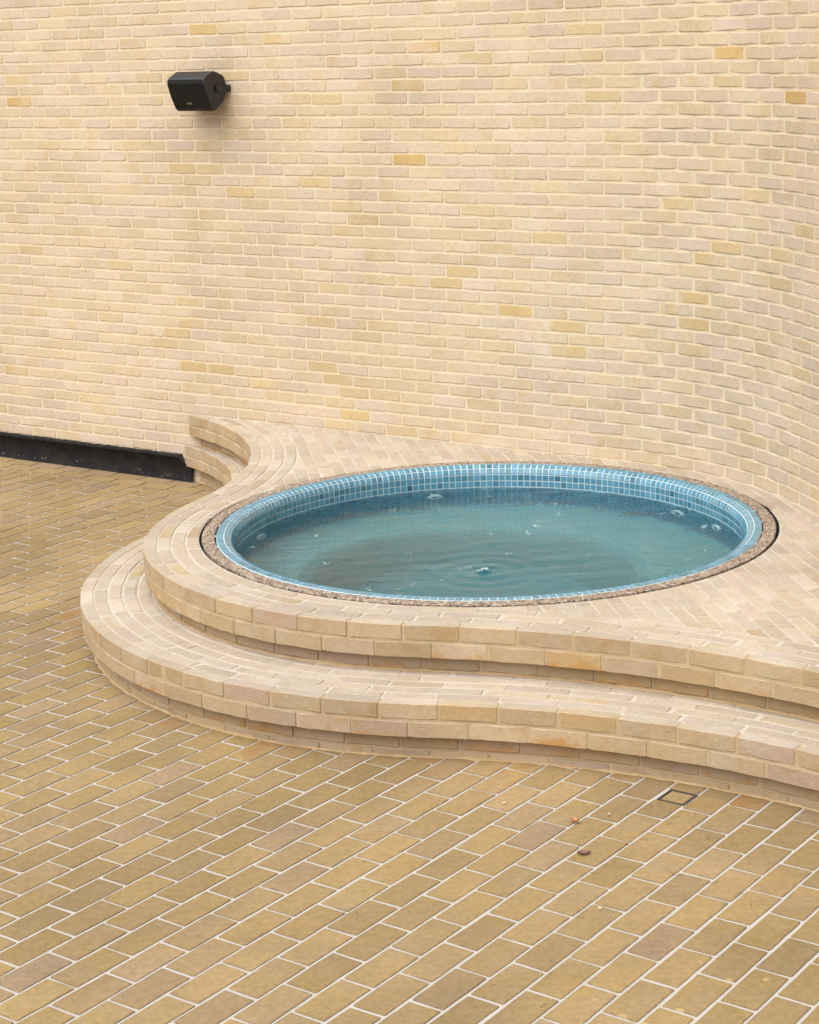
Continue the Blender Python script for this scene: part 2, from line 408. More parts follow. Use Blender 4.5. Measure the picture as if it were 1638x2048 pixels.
# ================================================================== GROUND
TH = 0.9387; GA = (math.cos(TH), math.sin(TH)); GB = (math.sin(TH), -math.cos(TH)); G0 = (-1.3511, 6.3966); PL, PW = 0.25, 0.1313
def grid_map(a, b, d): return (G0[0]+a*GA[0]+b*GB[0], G0[1]+a*GA[1]+b*GB[1], d)
def ground_material():
    t = NT('paving_bed'); P = t.pos()
    mp = t.new('ShaderNodeMapping', vector_type='TEXTURE'); mp.inputs['Location'].default_value = (G0[0], G0[1], 0); mp.inputs['Rotation'].default_value = (0, 0, TH)
    t.link(P, mp.inputs['Vector'])
    br = t.new('ShaderNodeTexBrick'); br.offset = 0.5; br.inputs['Scale'].default_value = 1.0
    br.inputs['Brick Width'].default_value = PL; br.inputs['Row Height'].default_value = PW; br.inputs['Mortar Size'].default_value = 0.011; br.inputs['Mortar Smooth'].default_value = 0.1
    br.inputs['Color1'].default_value = alb((210, 178, 120), .48)+(1,); br.inputs['Color2'].default_value = alb((206, 176, 126), .48)+(1,); br.inputs['Mortar'].default_value = alb((234, 226, 214), .52)+(1,)
    t.link(mp.outputs[0], br.inputs['Vector'])
    n = t.noise(P, 120.0, 4.0, 0.7); n1 = t.noise(P, 3.0, 3.0)
    vm = t.new('ShaderNodeVectorMath', operation='SCALE'); t.link(br.outputs['Color'], vm.inputs[0]); t.link(t.math('MULTIPLY', t.math('MULTIPLY_ADD', n, 0.3, 0.85), t.math('MULTIPLY_ADD', n1, 0.3, 0.85)), vm.inputs[3])
    t.link(vm.outputs[0], t.b.inputs['Base Color']); t.b.inputs['Roughness'].default_value = 0.92; t.b.inputs['Specular IOR Level'].default_value = 0.2
    t.link(t.bump(n, 0.4, 0.002), t.b.inputs['Normal'])
    return t.m
M_GROUND = ground_material()
_sq = [(-60, -60), (60, -60), (60, 60), (-60, 60)]; _ho = [(PC[0]+1.5*math.cos(2*math.pi*i/64), PC[1]+1.5*math.sin(2*math.pi*i/64)) for i in range(64)]
_tr = geometry.tessellate_polygon([[Vector((x, y, 0)) for x, y in _sq], [Vector((x, y, 0)) for x, y in _ho]])      # open where the pool is dug
_pp = [(x, y, 0.0) for x, y in _sq+_ho]
_tr = [tuple(q) if (_pp[q[1]][0]-_pp[q[0]][0])*(_pp[q[2]][1]-_pp[q[0]][1])-(_pp[q[1]][1]-_pp[q[0]][1])*(_pp[q[2]][0]-_pp[q[0]][0]) > 0 else tuple(q)[::-1] for q in _tr]
ground = obj_from('courtyard_paving', _pp, _tr, M_GROUND, origin=(0, 0, 0))
tag(ground, 'yellow brown brick paving with pale joints across the courtyard floor', 'paving', kind='structure')

pieces = []; r = random.Random(11); JG = 0.0132
DRAIN = (0.9915, 6.805)
for row in range(-62, 40):
    for k in range(-40, 60):
        ua = (k-0.5*row)*PL; cx, cy, _ = grid_map(ua+PL/2, (row+0.5)*PW, 0)
        if cy < 4.2 or cy > 14.5: continue
        q = project((cx, cy, 0))
        if q is None or q[0] < -330 or q[0] > IMW+330 or q[1] > IMH+260: continue
        sw, ow = WALL.near((cx, cy))
        if ow > -0.20: continue
        if LO.near((cx, cy))[1] > 0.26: continue
        j = lambda m: r.uniform(-m, m)
        poly = [(ua+JG/2+j(.0022), row*PW+JG/2+j(.0018)), (ua+PL-JG/2+j(.0022), row*PW+JG/2+j(.0018)), (ua+PL-JG/2+j(.0022), (row+1)*PW-JG/2+j(.0018)), (ua+JG/2+j(.0022), (row+1)*PW-JG/2+j(.0018))]
        # two straight rows lie along the wall
        w = WALL.at(sw, -0.285); nx, ny = WALL.at(sw, -1.285); nrm = (nx-w[0], ny-w[1])
        la = nrm[0]*GA[0]+nrm[1]*GA[1]; lb = nrm[0]*GB[0]+nrm[1]*GB[1]
        wa = (w[0]-G0[0])*GA[0]+(w[1]-G0[1])*GA[1]; wb = (w[0]-G0[0])*GB[0]+(w[1]-G0[1])*GB[1]
        poly = clip(poly, (wa, wb), (la, lb))
        # room for the little square drain
        da = (DRAIN[0]-G0[0])*GA[0]+(DRAIN[1]-G0[1])*GA[1]; db = (DRAIN[0]-G0[0])*GB[0]+(DRAIN[1]-G0[1])*GB[1]
        polys = [poly]; HD_ = 0.062
        if len(poly) > 2 and abs(ua+PL/2-da) < PL/2+HD_ and abs((row+.5)*PW-db) < PW/2+HD_:
            left = clip(poly, (da-HD_, db), (-1, 0)); right = clip(poly, (da+HD_, db), (1, 0))
            mid = clip(clip(poly, (da-HD_, db), (1, 0)), (da+HD_, db), (-1, 0))
            polys = [left, right, clip(mid, (da, db-HD_), (0, -1)), clip(mid, (da, db+HD_), (0, 1))]
        for poly in polys:
            poly = tidy(poly)
            if poly_area(poly) < 0.0012: continue
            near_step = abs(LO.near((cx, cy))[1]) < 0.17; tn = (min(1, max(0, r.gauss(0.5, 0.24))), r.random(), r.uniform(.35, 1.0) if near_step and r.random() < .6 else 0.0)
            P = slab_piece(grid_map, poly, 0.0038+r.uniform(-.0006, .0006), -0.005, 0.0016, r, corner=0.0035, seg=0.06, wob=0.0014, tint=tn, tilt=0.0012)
            P.area = show_area([grid_map(a, b, 0) for a, b in poly]); pieces.append(P)
# the rows along the wall
for rowi in range(2):
    s = -3.2+rowi*0.12
    while s < 0.25:
        pm = lambda a, b, d: WALL.at(a, -b)+(d,)
        o0 = 0.035+rowi*0.124
        P = slab_piece(pm, [(s+.006, o0+.005), (s+PL-.006, o0+.005), (s+PL-.006, o0+.119), (s+.006, o0+.119)], 0.005, -0.005, 0.002, r, tint=(r.random()*0.4, 0.6+0.4*r.random(), 0.0), tilt=0.001)
        P.area = show_area([pm(s, o0, 0), pm(s+PL, o0, 0), pm(s+PL, o0+.12, 0), pm(s, o0+.12, 0)]); pieces.append(P); s += PL
emit(pieces, 'paver', 'far_pavers', M_PAVER, ground)

# ================================================================== WALL
wall = empty('brick_wall', WALL.at(0.0)+(0.0,))
tag(wall, 'tall pale cream brick wall, straight at left and bending towards the viewer at right', 'wall')
S0W, S1W = -3.9, WALL.s1-0.02
# mortar body: face a little behind the bricks, a top and a back
V, F = strip(WALL, [(0.0022, -0.3), (0.0022, WALL_TOP-0.004), (0.23, WALL_TOP-0.004), (0.23, -0.3)], S0W, S1W, 0.08)
obj_from('mortar', V, F, M_MORTAR, wall)
pieces = []; r = random.Random(21); BP = 0.237
wm = lambda a, b, d: WALL.at(a, -d)+(b,)
for m in range(-7, 45):
    z0 = H2-0.002+m*CRS
    ph = 1.645 if m % 2 else 1.645-BP/2
    k0 = int(math.floor((S0W-ph)/BP)); s = ph+k0*BP
    drift = r.uniform(-.004, .004); zd = r.uniform(-.0012, .0012)
    while s < S1W-BP:
        a0 = s+drift+r.uniform(-.003, .003)+.0055; a1 = s+BP+drift+r.uniform(-.003, .003)-.0055
        b0 = z0+.005+zd; b1 = z0+CRS-.0055+zd
        j = lambda q: r.uniform(-q, q)
        pts = [wm(a0, b0, 0), wm(a1, b0, 0), wm(a1, b1, 0), wm(a0, b1, 0)]
        ar = show_area(pts); pq = project(pts[0])
        if a0 > S0W and z0 > -0.1 and pq is not None and -420 < pq[0] < IMW+520:
            poly = [(a0, b0+j(.0025)), (a1, b0+j(.0025)), (a1, b1+j(.0018)), (a0, b1+j(.0018))]
            zz = WALL.at(s)
            P = slab_piece(flat_map(WALL, a0, a1, -1, 0.0), poly, r.uniform(-.0008, .0018), -0.012, 0.0036, r, corner=0.007, seg=0.04, wob=0.0019, tint=tint(r, 0.22), tilt=0.0007)
            P.area = ar; pieces.append(P)
        s += BP
emit(pieces, 'brick', 'brickwork', M_WALL, wall)

# ================================================================== PLATFORM AND STEP
plat = empty('brick_platform', (PC[0], PC[1], 0.0))
tag(plat, 'raised pale brick platform with one wide curved step around the round pool', 'platform')
SET = 0.052
def tier(path, H, zb, nrings, inner, seed, smax_hint, bed, ring_end):
    r = random.Random(seed)
    s0, s1 = path.s0+0.005, path.s1-0.02
    nb = int(round((s1-s0)/BLEN)); bl = (s1-s0)/nb
    # mortar bodies
    V, F = strip(path, [(SET+.004, zb-.03), (SET+.004, H-2*CRS+.002), (.0032, H-2*CRS+.002), (.0030, H-.0035), (bed, H-.0035)], s0, s1, 0.05)
    obj_from('step_mortar', V, F, M_SMORT, plat)
    # a hand-smoothed fillet of mortar where the riser meets the surface below
    V, F = [], []; n = int((s1-s0)/0.035)
    for i in range(n+1):
        s = s0+(s1-s0)*i/n; a = 0.007+r.uniform(-.004, .004); b = 0.008+r.uniform(-.004, .004)
        V += [path.at(s, SET+.02)+(zb+b+.003,), path.at(s, SET-.004)+(zb+b,), path.at(s, SET-.004-a*.35)+(zb+b*.4+.003,), path.at(s, SET-.004-a)+(zb+.0045,), path.at(s, SET-.004-a)+(zb-.01,)]
    for i in range(n):
        for k in range(4): F.append((i*5+k, (i+1)*5+k, (i+1)*5+k+1, i*5+k+1))
    obj_from('mortar_fillet', V, F, M_FILL, plat, smooth=[True]*len(F))
    cop, ris, trd = [], [], []
    mp = lambda s, n, z: path.at(s, n)+(z,)
    for c in range(2):                                              # two overhanging courses
        zt = H-c*CRS; sh = 0.0 if c == 0 else 0.5
        for k in range(-1, nb+1):
            a0 = s0+(k+sh)*bl+.0055+r.uniform(-.004, .004); a1 = s0+(k+1+sh)*bl-.0055+r.uniform(-.004, .004)
            a0, a1 = max(a0, s0), min(a1, s1)
            if a1-a0 < 0.04: continue
            stn = (r.random() < 0.42)*r.uniform(0.4, 1.0) if c == 1 else 0.0
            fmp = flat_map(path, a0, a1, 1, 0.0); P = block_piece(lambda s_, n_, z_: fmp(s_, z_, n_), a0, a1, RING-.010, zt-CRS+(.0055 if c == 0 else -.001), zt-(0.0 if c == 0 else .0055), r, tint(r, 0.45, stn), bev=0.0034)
            P.area = show_area([mp(a0, 0, zt-CRS), mp(a1, 0, zt-CRS), mp(a1, 0, zt), mp(a0, 0, zt)]); cop.append(P)
    zc = H-2*CRS; c = 0                                              # recessed courses below
    rm = lambda a, b, d: path.at(a, SET-d)+(b,)
    while zc > zb+.012:
        z0 = max(zc-CRS+.006, zb-.02); z1 = zc-.004; sh = 0.3+0.5*(c % 2)
        for k in range(-1, nb+1):
            a0 = max(s0+.002, s0+(k+sh)*bl+.005+r.uniform(-.004, .004)); a1 = min(s1, s0+(k+1+sh)*bl-.005+r.uniform(-.004, .004))
            if a1-a0 < 0.03: continue
            P = slab_piece(flat_map(path, a0, a1, -1, SET), [(a0, z0), (a1, z0), (a1, z1), (a0, z1)], r.uniform(-.001, .003), -0.01, 0.004, r, corner=0.005, seg=0.045, wob=0.0015, tint=(r.random()*0.8, r.random()*.6, (r.random() < .25)*.5), tilt=0.003)
            P.area = show_area([rm(a0, z0, 0), rm(a1, z0, 0), rm(a1, z1, 0), rm(a0, z1, 0)]); ris.append(P)
        zc -= CRS; c += 1
    # rings of bricks on edge behind the coping
    tm = lambda a, b, d: path.at(a, b)+(d,)
    for ring in range(1, nrings+1):
        b0 = ring*RING-.004+.0005; b1 = (ring+1)*RING-.004-.0115
        sh = r.uniform(.3, .7)+0.5*(ring % 2)
        for k in range(-1, nb+1):
            a0 = max(s0, s0+(k+sh)*bl+.005+r.uniform(-.01, .01)); a1 = min(s1, s0+(k+1+sh)*bl-.005+r.uniform(-.01, .01))
            if a1-a0 < .04: continue
            mid = tm((a0+a1)/2, (b0+b1)/2, 0)[:2]
            if inner is not None and inner(mid): continue
            P = slab_piece(tm, [(a0, b0+r.uniform(-.0015, .0015)), (a1, b0+r.uniform(-.0015, .0015)), (a1, b1+r.uniform(-.0015, .0015)), (a0, b1+r.uniform(-.0015, .0015))], H+r.uniform(-.0015, .001), H-.02, 0.0028, r, corner=0.005, seg=0.05, wob=0.0012, tint=tint(r, 0.25), tilt=0.002)
            if ring_end:
                v2 = []
                for (x, y, z) in P.v:
                    d = math.hypot(x-PC[0], y-PC[1])
                    if d < R_OUT+.008: k_ = (R_OUT+.008)/d; x, y = PC[0]+(x-PC[0])*k_, PC[1]+(y-PC[1])*k_
                    v2.append((x, y, z))
                P.v = v2
            P.area = show_area([tm(a0, b0, H), tm(a1, b0, H), tm(a1, b1, H), tm(a0, b1, H)]); trd.append(P)
    return cop, ris, trd
c1, r1, t1 = tier(LO, H1, 0.0, 5, lambda q: UP.near(q)[1] > SET+.05, 31, 0, 0.46, False)
c2, r2, t2 = tier(UP, H2, H1, 3, lambda q: math.hypot(q[0]-PC[0], q[1]-PC[1]) < R_OUT-.02 or WALL.near(q)[1] > -.01, 32, 0, 0.10, True)
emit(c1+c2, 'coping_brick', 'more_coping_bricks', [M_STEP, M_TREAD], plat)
emit(r1+r2, 'riser_brick', 'more_riser_bricks', M_STEP, plat)
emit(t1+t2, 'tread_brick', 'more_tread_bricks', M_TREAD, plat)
# bed of the deck with the round opening for the pool
outer = [UP.at(UP.s0+(UP.len-.02)*i/220, 0.05) for i in range(221)]
sA = WALL.near(outer[-1])[0]; sB = WALL.near(outer[0])[0]
outer += [WALL.at(sA+(sB-sA)*i/80, 0.02) for i in range(81)]
hole = [(PC[0]+(R_OUT+.004)*math.cos(2*math.pi*i/128), PC[1]+(R_OUT+.004)*math.sin(2*math.pi*i/128)) for i in range(128)]
tri = geometry.tessellate_polygon([[Vector((x, y, 0)) for x, y in outer], [Vector((x, y, 0)) for x, y in hole]])
allp = [(x, y, H2-.0034) for x, y in outer+hole]
fixed = []
for t_ in tri:
    a, b, c = (allp[i] for i in t_)
    fixed.append(tuple(t_) if (b[0]-a[0])*(c[1]-a[1])-(b[1]-a[1])*(c[0]-a[0]) > 0 else tuple(t_)[::-1])
obj_from('deck_bed', allp, fixed, M_TMORT, plat)
# the lower tread gets the same pale bed
V, F = strip(LO, [(0.045, H1-.0033), (0.46, H1-.0033)], LO.s0+.005, LO.s1-.02, 0.05)
obj_from('tread_bed', V, F, M_TMORT, plat)
# field of bricks on edge
pieces = []; r = random.Random(41); FA = math.radians(-82.0); fa = (math.cos(FA), math.sin(FA)); fb = (-fa[1], fa[0]); F0 = (1.251, 8.144); FW = 0.0735
fm = lambda a, b, d: (F0[0]+a*fa[0]+b*fb[0], F0[1]+a*fa[1]+b*fb[1], d)
edge_off = 4*RING-.004+.0005
for row in range(-60, 40):
    sh = (row % 2)*0.5+r.uniform(-.08, .08)
    for k in range(-25, 25):
        a0 = (k+sh)*BLEN; b0 = row*FW; c = fm(a0+BLEN/2, b0+FW/2, 0)[:2]
        if not (-1.6 < c[0] < 3.2 and 5.0 < c[1] < 12.7): continue
        dp = math.hypot(c[0]-PC[0], c[1]-PC[1])
        if dp < R_OUT-.14: continue
        su, ou = UP.near(c)
        if ou < edge_off-.13: continue
        sw, ow = WALL.near(c)
        if ow > .13: continue
        q = project((c[0], c[1], H2))
        if q is None or q[0] > IMW+500: continue
        poly = [fm(a, b, 0)[:2] for a, b in ((a0+.0045, b0+.004+r.uniform(-.001, .001)), (a0+BLEN-.0045, b0+.004+r.uniform(-.001, .001)), (a0+BLEN-.0045, b0+FW-.004+r.uniform(-.001, .001)), (a0+.0045, b0+FW-.004+r.uniform(-.001, .001)))]
        e = UP.at(su, edge_off); e2 = UP.at(su, edge_off+1); poly = clip(poly, e, (e2[0]-e[0], e2[1]-e[1]))
        if dp < R_OUT+.3 and len(poly) > 2:
            # cut against the ring at the spot nearest to what is left
            m = (sum(p[0] for p in poly)/len(poly), sum(p[1] for p in poly)/len(poly)); u = (m[0]-PC[0], m[1]-PC[1]); l = math.hypot(*u); u = (u[0]/l, u[1]/l)
            poly = clip(poly, (PC[0]+u[0]*(R_OUT+.009), PC[1]+u[1]*(R_OUT+.009)), u)
        if ow > -.3 and len(poly) > 2:
            w = WALL.at(sw, -.012); w2 = WALL.at(sw, -1.012); poly = clip(poly, w, (w2[0]-w[0], w2[1]-w[1]))
        poly = tidy(poly)
        if poly_area(poly) < 0.0012: continue
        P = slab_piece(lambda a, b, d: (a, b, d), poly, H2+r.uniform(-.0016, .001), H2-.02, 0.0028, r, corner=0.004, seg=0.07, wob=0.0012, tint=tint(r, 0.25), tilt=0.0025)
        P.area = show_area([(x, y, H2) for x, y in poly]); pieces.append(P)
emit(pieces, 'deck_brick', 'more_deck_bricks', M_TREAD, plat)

# ================================================================== POOL
pool = empty('plunge_pool', (PC[0], PC[1], 0.0))
tag(pool, 'round sunken pool lined with small blue mosaic tiles inside a pebbled ring', 'pool')
def polar(th, rad, z): return (PC[0]+rad*math.cos(th), PC[1]+rad*math.sin(th), z)
def revolve(name, prof, mat, n=180, smooth=True, parent=pool):
    V, F = [], []; m = len(prof)
    for i in range(n):
        for (q, z) in prof: V.append(polar(2*math.pi*i/n, q, z))
    for i in range(n):
        k = (i+1) % n
        for j in range(m-1): F.append((i*m+j, k*m+j, k*m+j+1, i*m+j+1))
    return obj_from(name, V, F, mat, parent, smooth=[smooth]*len(F))
def plain(name, col, rough=0.6, metal=0.0, spec=0.5):
    t = NT(name); t.b.inputs['Base Color'].default_value = tuple(col)+(1,); t.b.inputs['Roughness'].default_value = rough
    t.b.inputs['Metallic'].default_value = metal; t.b.inputs['Specular IOR Level'].default_value = spec
    n = t.noise(t.pos(), 180.0, 3.0); vm = t.new('ShaderNodeVectorMath', operation='SCALE'); vm.inputs[0].default_value = tuple(col)
    t.link(t.math('MULTIPLY_ADD', n, 0.3, 0.85), vm.inputs[3]); t.link(vm.outputs[0], t.b.inputs['Base Color'])
    return t.m
M_DARK = plain('channel_dark', (0.03, 0.028, 0.025), 0.8)  # near-black base colour of the overflow channel and drain sump
M_WHITE = plain('white_plastic', (0.72, 0.76, 0.78), 0.35)
def tile_material():
    t = NT('mosaic_tile'); a = t.new('ShaderNodeAttribute', attribute_name='tint'); s = t.new('ShaderNodeSeparateColor'); t.link(a.outputs['Color'], s.inputs[0])
    c = t.ramp(s.outputs[0], [(0.0, lin((50, 98, 116))), (0.3, lin((70, 122, 144))), (0.65, lin((86, 138, 162))), (0.85, lin((72, 126, 136))), (1.0, lin((108, 154, 176)))])
    n = t.noise(t.pos(), 90.0, 3.0); vm = t.new('ShaderNodeVectorMath', operation='SCALE'); t.link(c, vm.inputs[0])
    t.link(t.math('MULTIPLY', t.math('MULTIPLY_ADD', n, 0.4, 0.8), t.math('MULTIPLY_ADD', s.outputs[1], 0.3, 0.85)), vm.inputs[3])
    t.link(vm.outputs[0], t.b.inputs['Base Color']); t.b.inputs['Roughness'].default_value = 0.16; t.b.inputs['Coat Weight'].default_value = 0.4; t.b.inputs['Coat Roughness'].default_value = 0.1
    t.link(t.bump(t.noise(t.pos(), 60.0), 0.25, 0.002), t.b.inputs['Normal'])
    return t.m
M_TILE = tile_material()
M_GROUT = mortar_material('tile_grout', lin((186, 204, 210)), lin((172, 190, 194)), bumpd=0.001)
def pebble_material():
    t = NT('pebbled_granite'); P = t.pos()
    v = t.new('ShaderNodeTexVoronoi'); v.inputs['Scale'].default_value = 105.0; t.link(P, v.inputs['Vector'])
    s = t.new('ShaderNodeSeparateColor'); t.link(v.outputs['Color'], s.inputs[0])
    c = t.ramp(s.outputs[0], [(0.0, lin((74, 62, 54))), (0.16, lin((128, 110, 96))), (0.4, lin((144, 126, 108))), (0.65, lin((160, 138, 116))), (0.86, lin((190, 178, 162))), (1.0, lin((66, 60, 58)))])
    c = t.mix(t.g(v.outputs['Distance'], 0.55, 0.8), c, lin((84, 70, 60)))
    t.link(c, t.b.inputs['Base Color']); t.b.inputs['Roughness'].default_value = 0.75
    t.link(t.bump(v.outputs['Distance'], -0.7, 0.003), t.b.inputs['Normal']); return t.m
M_PEB = pebble_material()
def basin_material():
    t = NT('basin_mosaic'); P = t.pos()
    v = t.new('ShaderNodeTexBrick'); v.offset = 0.0; v.inputs['Scale'].default_value = 1.0; v.inputs['Brick Width'].default_value = 0.0355; v.inputs['Row Height'].default_value = 0.0355; v.inputs['Mortar Size'].default_value = 0.003
    v.inputs['Color1'].default_value = lin((118, 170, 178))+(1,); v.inputs['Color2'].default_value = lin((106, 162, 172))+(1,); v.inputs['Mortar'].default_value = lin((132, 182, 192))+(1,)
    t.link(P, v.inputs['Vector'])
    n = t.noise(P, 2.2, 4.0, 0.6, 0.6)
    c = t.mix(t.math('MULTIPLY', t.g(n, 0.4, 0.7), 0.5), v.outputs['Color'], lin((112, 156, 154)))
    t.link(c, t.b.inputs['Base Color']); t.b.inputs['Roughness'].default_value = 0.5; return t.m
M_BASIN = basin_material()

R_RIM, R_IN = 1.362, 1.281; TP = 0.0357; NT_ = 226; BUL = R_RIM-0.036-R_IN
def tile_profile(u):
    """point and outward normal (r, z, nr, nz) at distance u down the tiled rim"""
    if u < 0.036: return (R_RIM-u, H2+.003, 0.0, 1.0)
    L = BUL*math.pi/2
    if u < 0.036+L:
        a = (u-0.036)/BUL; return (R_RIM-0.036-BUL*math.sin(a), H2+.003-BUL*(1-math.cos(a)), -math.sin(a), math.cos(a))
    return (R_IN, H2+.003-BUL-(u-0.036-L), -1.0, 0.0)
LB = BUL*math.pi/2
bounds = [0.0, 0.036, 0.036+LB/2, 0.036+LB]
while H2-BUL-(bounds[-1]-0.036-LB) > -0.03: bounds.append(bounds[-1]+TP)
prof = [(R_RIM+.002, H2-.06), (R_RIM+.0015, H2-.001)]
for i in range(41):
    q, z, nr, nz = tile_profile(bounds[-1]*i/40 if i > 12 else bounds[3]*i/12*1.0 if i <= 12 else 0); prof.append((q-nr*.0015, z-nz*.0015))
prof = prof[:2]+sorted(set(prof[2:]), key=lambda p: (-p[1], -p[0]))
prof += [(R_IN+.0015, -0.05), (0.80, -0.052), (0.74, -0.075), (0.72, -0.50), (0.0, -0.52)]
revolve('basin', prof[:-5], M_GROUT)
V, F = [], []; NB = 96
for i in range(NB):
    th = 2*math.pi*i/NB; ri = 0.88-0.09*math.cos(th-math.radians(25))
    for (q, z) in ((R_IN+.004, -0.046), (ri+.03, -0.05), (ri, -0.058), (ri-.05, -0.11), (ri-.25, -0.52)): V.append(polar(th, q, z))
for i in range(NB):
    k = (i+1) % NB
    for j in range(4): F.append((i*5+j, k*5+j, k*5+j+1, i*5+j+1))
F.append(tuple(i*5+4 for i in range(NB)))
obj_from('bench_and_floor', V, F, M_BASIN, pool)
pieces = []; r = random.Random(51)
for row in range(len(bounds)-1):
    u0, u1 = bounds[row]+(.0030 if row else .0004), bounds[row+1]-.0030
    for k in range(NT_):
        th0 = 2*math.pi*(k+0.085)/NT_; th1 = 2*math.pi*(k+0.915)/NT_
        def tm(a, b, d):
            q, z, nr, nz = tile_profile(b); return polar(a, q+nr*d, z+nz*d)
        tn = (min(1, max(0, r.gauss(0.5, 0.17))), r.random(), 0.0)
        V, F, U = [], [], []
        th1b, th0b = th1-.0011, th0+.0011
        for (A, Bv, d) in (((th0, th1), (u0, u1), -.003), ((th0, th1), (u0, u1), .0008), ((th0b, th1b), (u0+.0014, u1-.0014), .0018)):
            for (a, b) in ((A[0], Bv[0]), (A[1], Bv[0]), (A[1], Bv[1]), (A[0], Bv[1])): V.append(tm(a, b, d)); U.append((0.5, 0.5))
        for ring in range(2):
            for i in range(4): j = (i+1) % 4; F.append((ring*4+i, ring*4+4+i, ring*4+4+j, ring*4+j))
        F.append((11, 10, 9, 8))
        P = Piece(); P.v, P.f, P.uv, P.sm, P.mi, P.tint = V, F, U, [False]*9, [0]*9, tn
        nrm = tile_profile((u0+u1)/2); wn_ = Vector((nrm[2]*math.cos(th0), nrm[2]*math.sin(th0), nrm[3])); see = (Vector((0, 0, CAMH))-Vector(V[8])).dot(wn_) > 0
        P.area = show_area(V[8:]) if see and row < 5 else 0; pieces.append(P)
emit(pieces, 'mosaic_tile', 'more_mosaic_tiles', M_TILE, pool)
# overflow channel and its pebbled cover, laid in lengths
revolve('overflow_channel', [(R_OUT+.005, H2-.004), (R_OUT+.0045, H2-.055), (R_RIM+.0035, H2-.055)], M_DARK)
r = random.Random(52); NS = 14
for k in range(NS):
    a0 = 2*math.pi*(k+.31)/NS; a1 = 2*math.pi*(k+1.31)/NS-.0022; dr = r.uniform(-.002, .002); n = 14; V, F = [], []
    for i in range(n+1):
        a = a0+(a1-a0)*i/n
        for (q, z) in ((R_RIM+.0105, H2-.04), (R_RIM+.0105, H2-.001), (R_RIM+.0125, H2+.002), (R_OUT-.0130, H2+.002), (R_OUT-.0105, H2-.001), (R_OUT-.0105, H2-.04)): V.append(polar(a, q+dr, z))
    for i in range(n):
        for j in range(5): F.append((i*6+j, i*6+j+1, (i+1)*6+j+1, (i+1)*6+j))
    F.append(tuple(range(5, -1, -1))); F.append(tuple(range(n*6, n*6+6)))
    obj_from('ring_cover', V, F, M_PEB, pool, smooth=[False]*len(F))
def box(c, ux, uy, uz, hx, hy, hz):
    V = []
    for sx in (-1, 1):
        for sy in (-1, 1):
            for sz in (-1, 1): V.append(tuple(c[i]+ux[i]*hx*sx+uy[i]*hy*sy+uz[i]*hz*sz for i in range(3)))
    return V, [(0, 1, 3, 2), (4, 6, 7, 5), (0, 4, 5, 1), (2, 3, 7, 6), (0, 2, 6, 4), (1, 5, 7, 3)]
for k in range(40):                                                # little spacers in the inner slot
    a = 2*math.pi*(k+.4)/40; c = polar(a, R_RIM+.0072, H2-.004); V, F = box(c, (-math.sin(a), math.cos(a), 0), (math.cos(a), math.sin(a), 0), (0, 0, 1), .006, .0028, .004)
    obj_from('spacer', V, F, M_WHITE, pool)
a = math.radians(4.5); c = polar(a, R_OUT-.001, H2+.004); V, F = box(c, (-math.sin(a), math.cos(a), 0), (math.cos(a), math.sin(a), 0), (0, 0, 1), .045, .0035, .006)
obj_from('metal_edge', V, F, plain('bright_metal', (0.75, 0.74, 0.72), 0.25, 1.0), pool)
# jets in the wall, just under the water
M_JETD = plain('jet_hole', (0.02, 0.05, 0.06), 0.5)
for deg, z in ((101.0, .20), (33.5, .20), (17.0, .20), (158.0, .20), (177.0, .20)):
    th = math.radians(deg); ctr = Vector(polar(th, R_IN-.001, z)); n_ = Vector((-math.cos(th), -math.sin(th), 0)); t_ = Vector((-math.sin(th), math.cos(th), 0)); u_ = Vector((0, 0, 1))
    def disc(rings, nseg=24):
        V, F = [], []
        for (q, d) in rings:
            for i in range(nseg): an = 2*math.pi*i/nseg; V.append(tuple(ctr+n_*d+t_*q*math.cos(an)+u_*q*math.sin(an)))
        for k in range(len(rings)-1):
            for i in range(nseg): j = (i+1) % nseg; F.append((k*nseg+i, k*nseg+j, (k+1)*nseg+j, (k+1)*nseg+i))
        F.append(tuple(range((len(rings)-1)*nseg, len(rings)*nseg))); return V, F
    V, F = disc([(.048, .0), (.047, .010), (.042, .014), (.025, .014), (.022, .006)]); j = obj_from('jet', V, F, M_WHITE, pool, smooth=[True]*len(F))
    V, F = disc([(.0218, .0075), (.019, .010), (.008, .011)]); obj_from('nozzle', V, F, M_JETD, j)

# ------------------------------------------------------------------ water
def water_material():
    t = NT('pool_water'); b = t.b
    b.inputs['Base Color'].default_value = (1, 1, 1, 1); b.inputs['Transmission Weight'].default_value = 1.0; b.inputs['IOR'].default_value = 1.333; b.inputs['Roughness'].default_value = 0.0
    P = t.pos(); mp = t.new('ShaderNodeMapping'); mp.inputs['Scale'].default_value = (0.55, 1.5, 1.0); t.link(P, mp.inputs['Vector'])
    h = t.math('ADD', t.noise(mp.outputs[0], 10.0, 3.0, 0.55, 1.2), t.math('MULTIPLY', t.noise(mp.outputs[0], 34.0, 2.0, 0.6, 0.6), 0.22))
    t.link(t.bump(h, 0.55, 0.010), b.inputs['Normal'])
    va = t.new('ShaderNodeVolumeAbsorption'); va.inputs['Color'].default_value = (0.28, 0.78, 0.82, 1); va.inputs['Density'].default_value = 1.4
    t.link(va.outputs[0], t.out.inputs['Volume'])
    return t.m
V, F = [], []; NR, NA = 130, 220; r = random.Random(61)
UPW = (0.352, 8.83)          # where the bottom inlet wells up
RW_ = R_IN+.0008
V.append((PC[0], PC[1], WATER_Z))
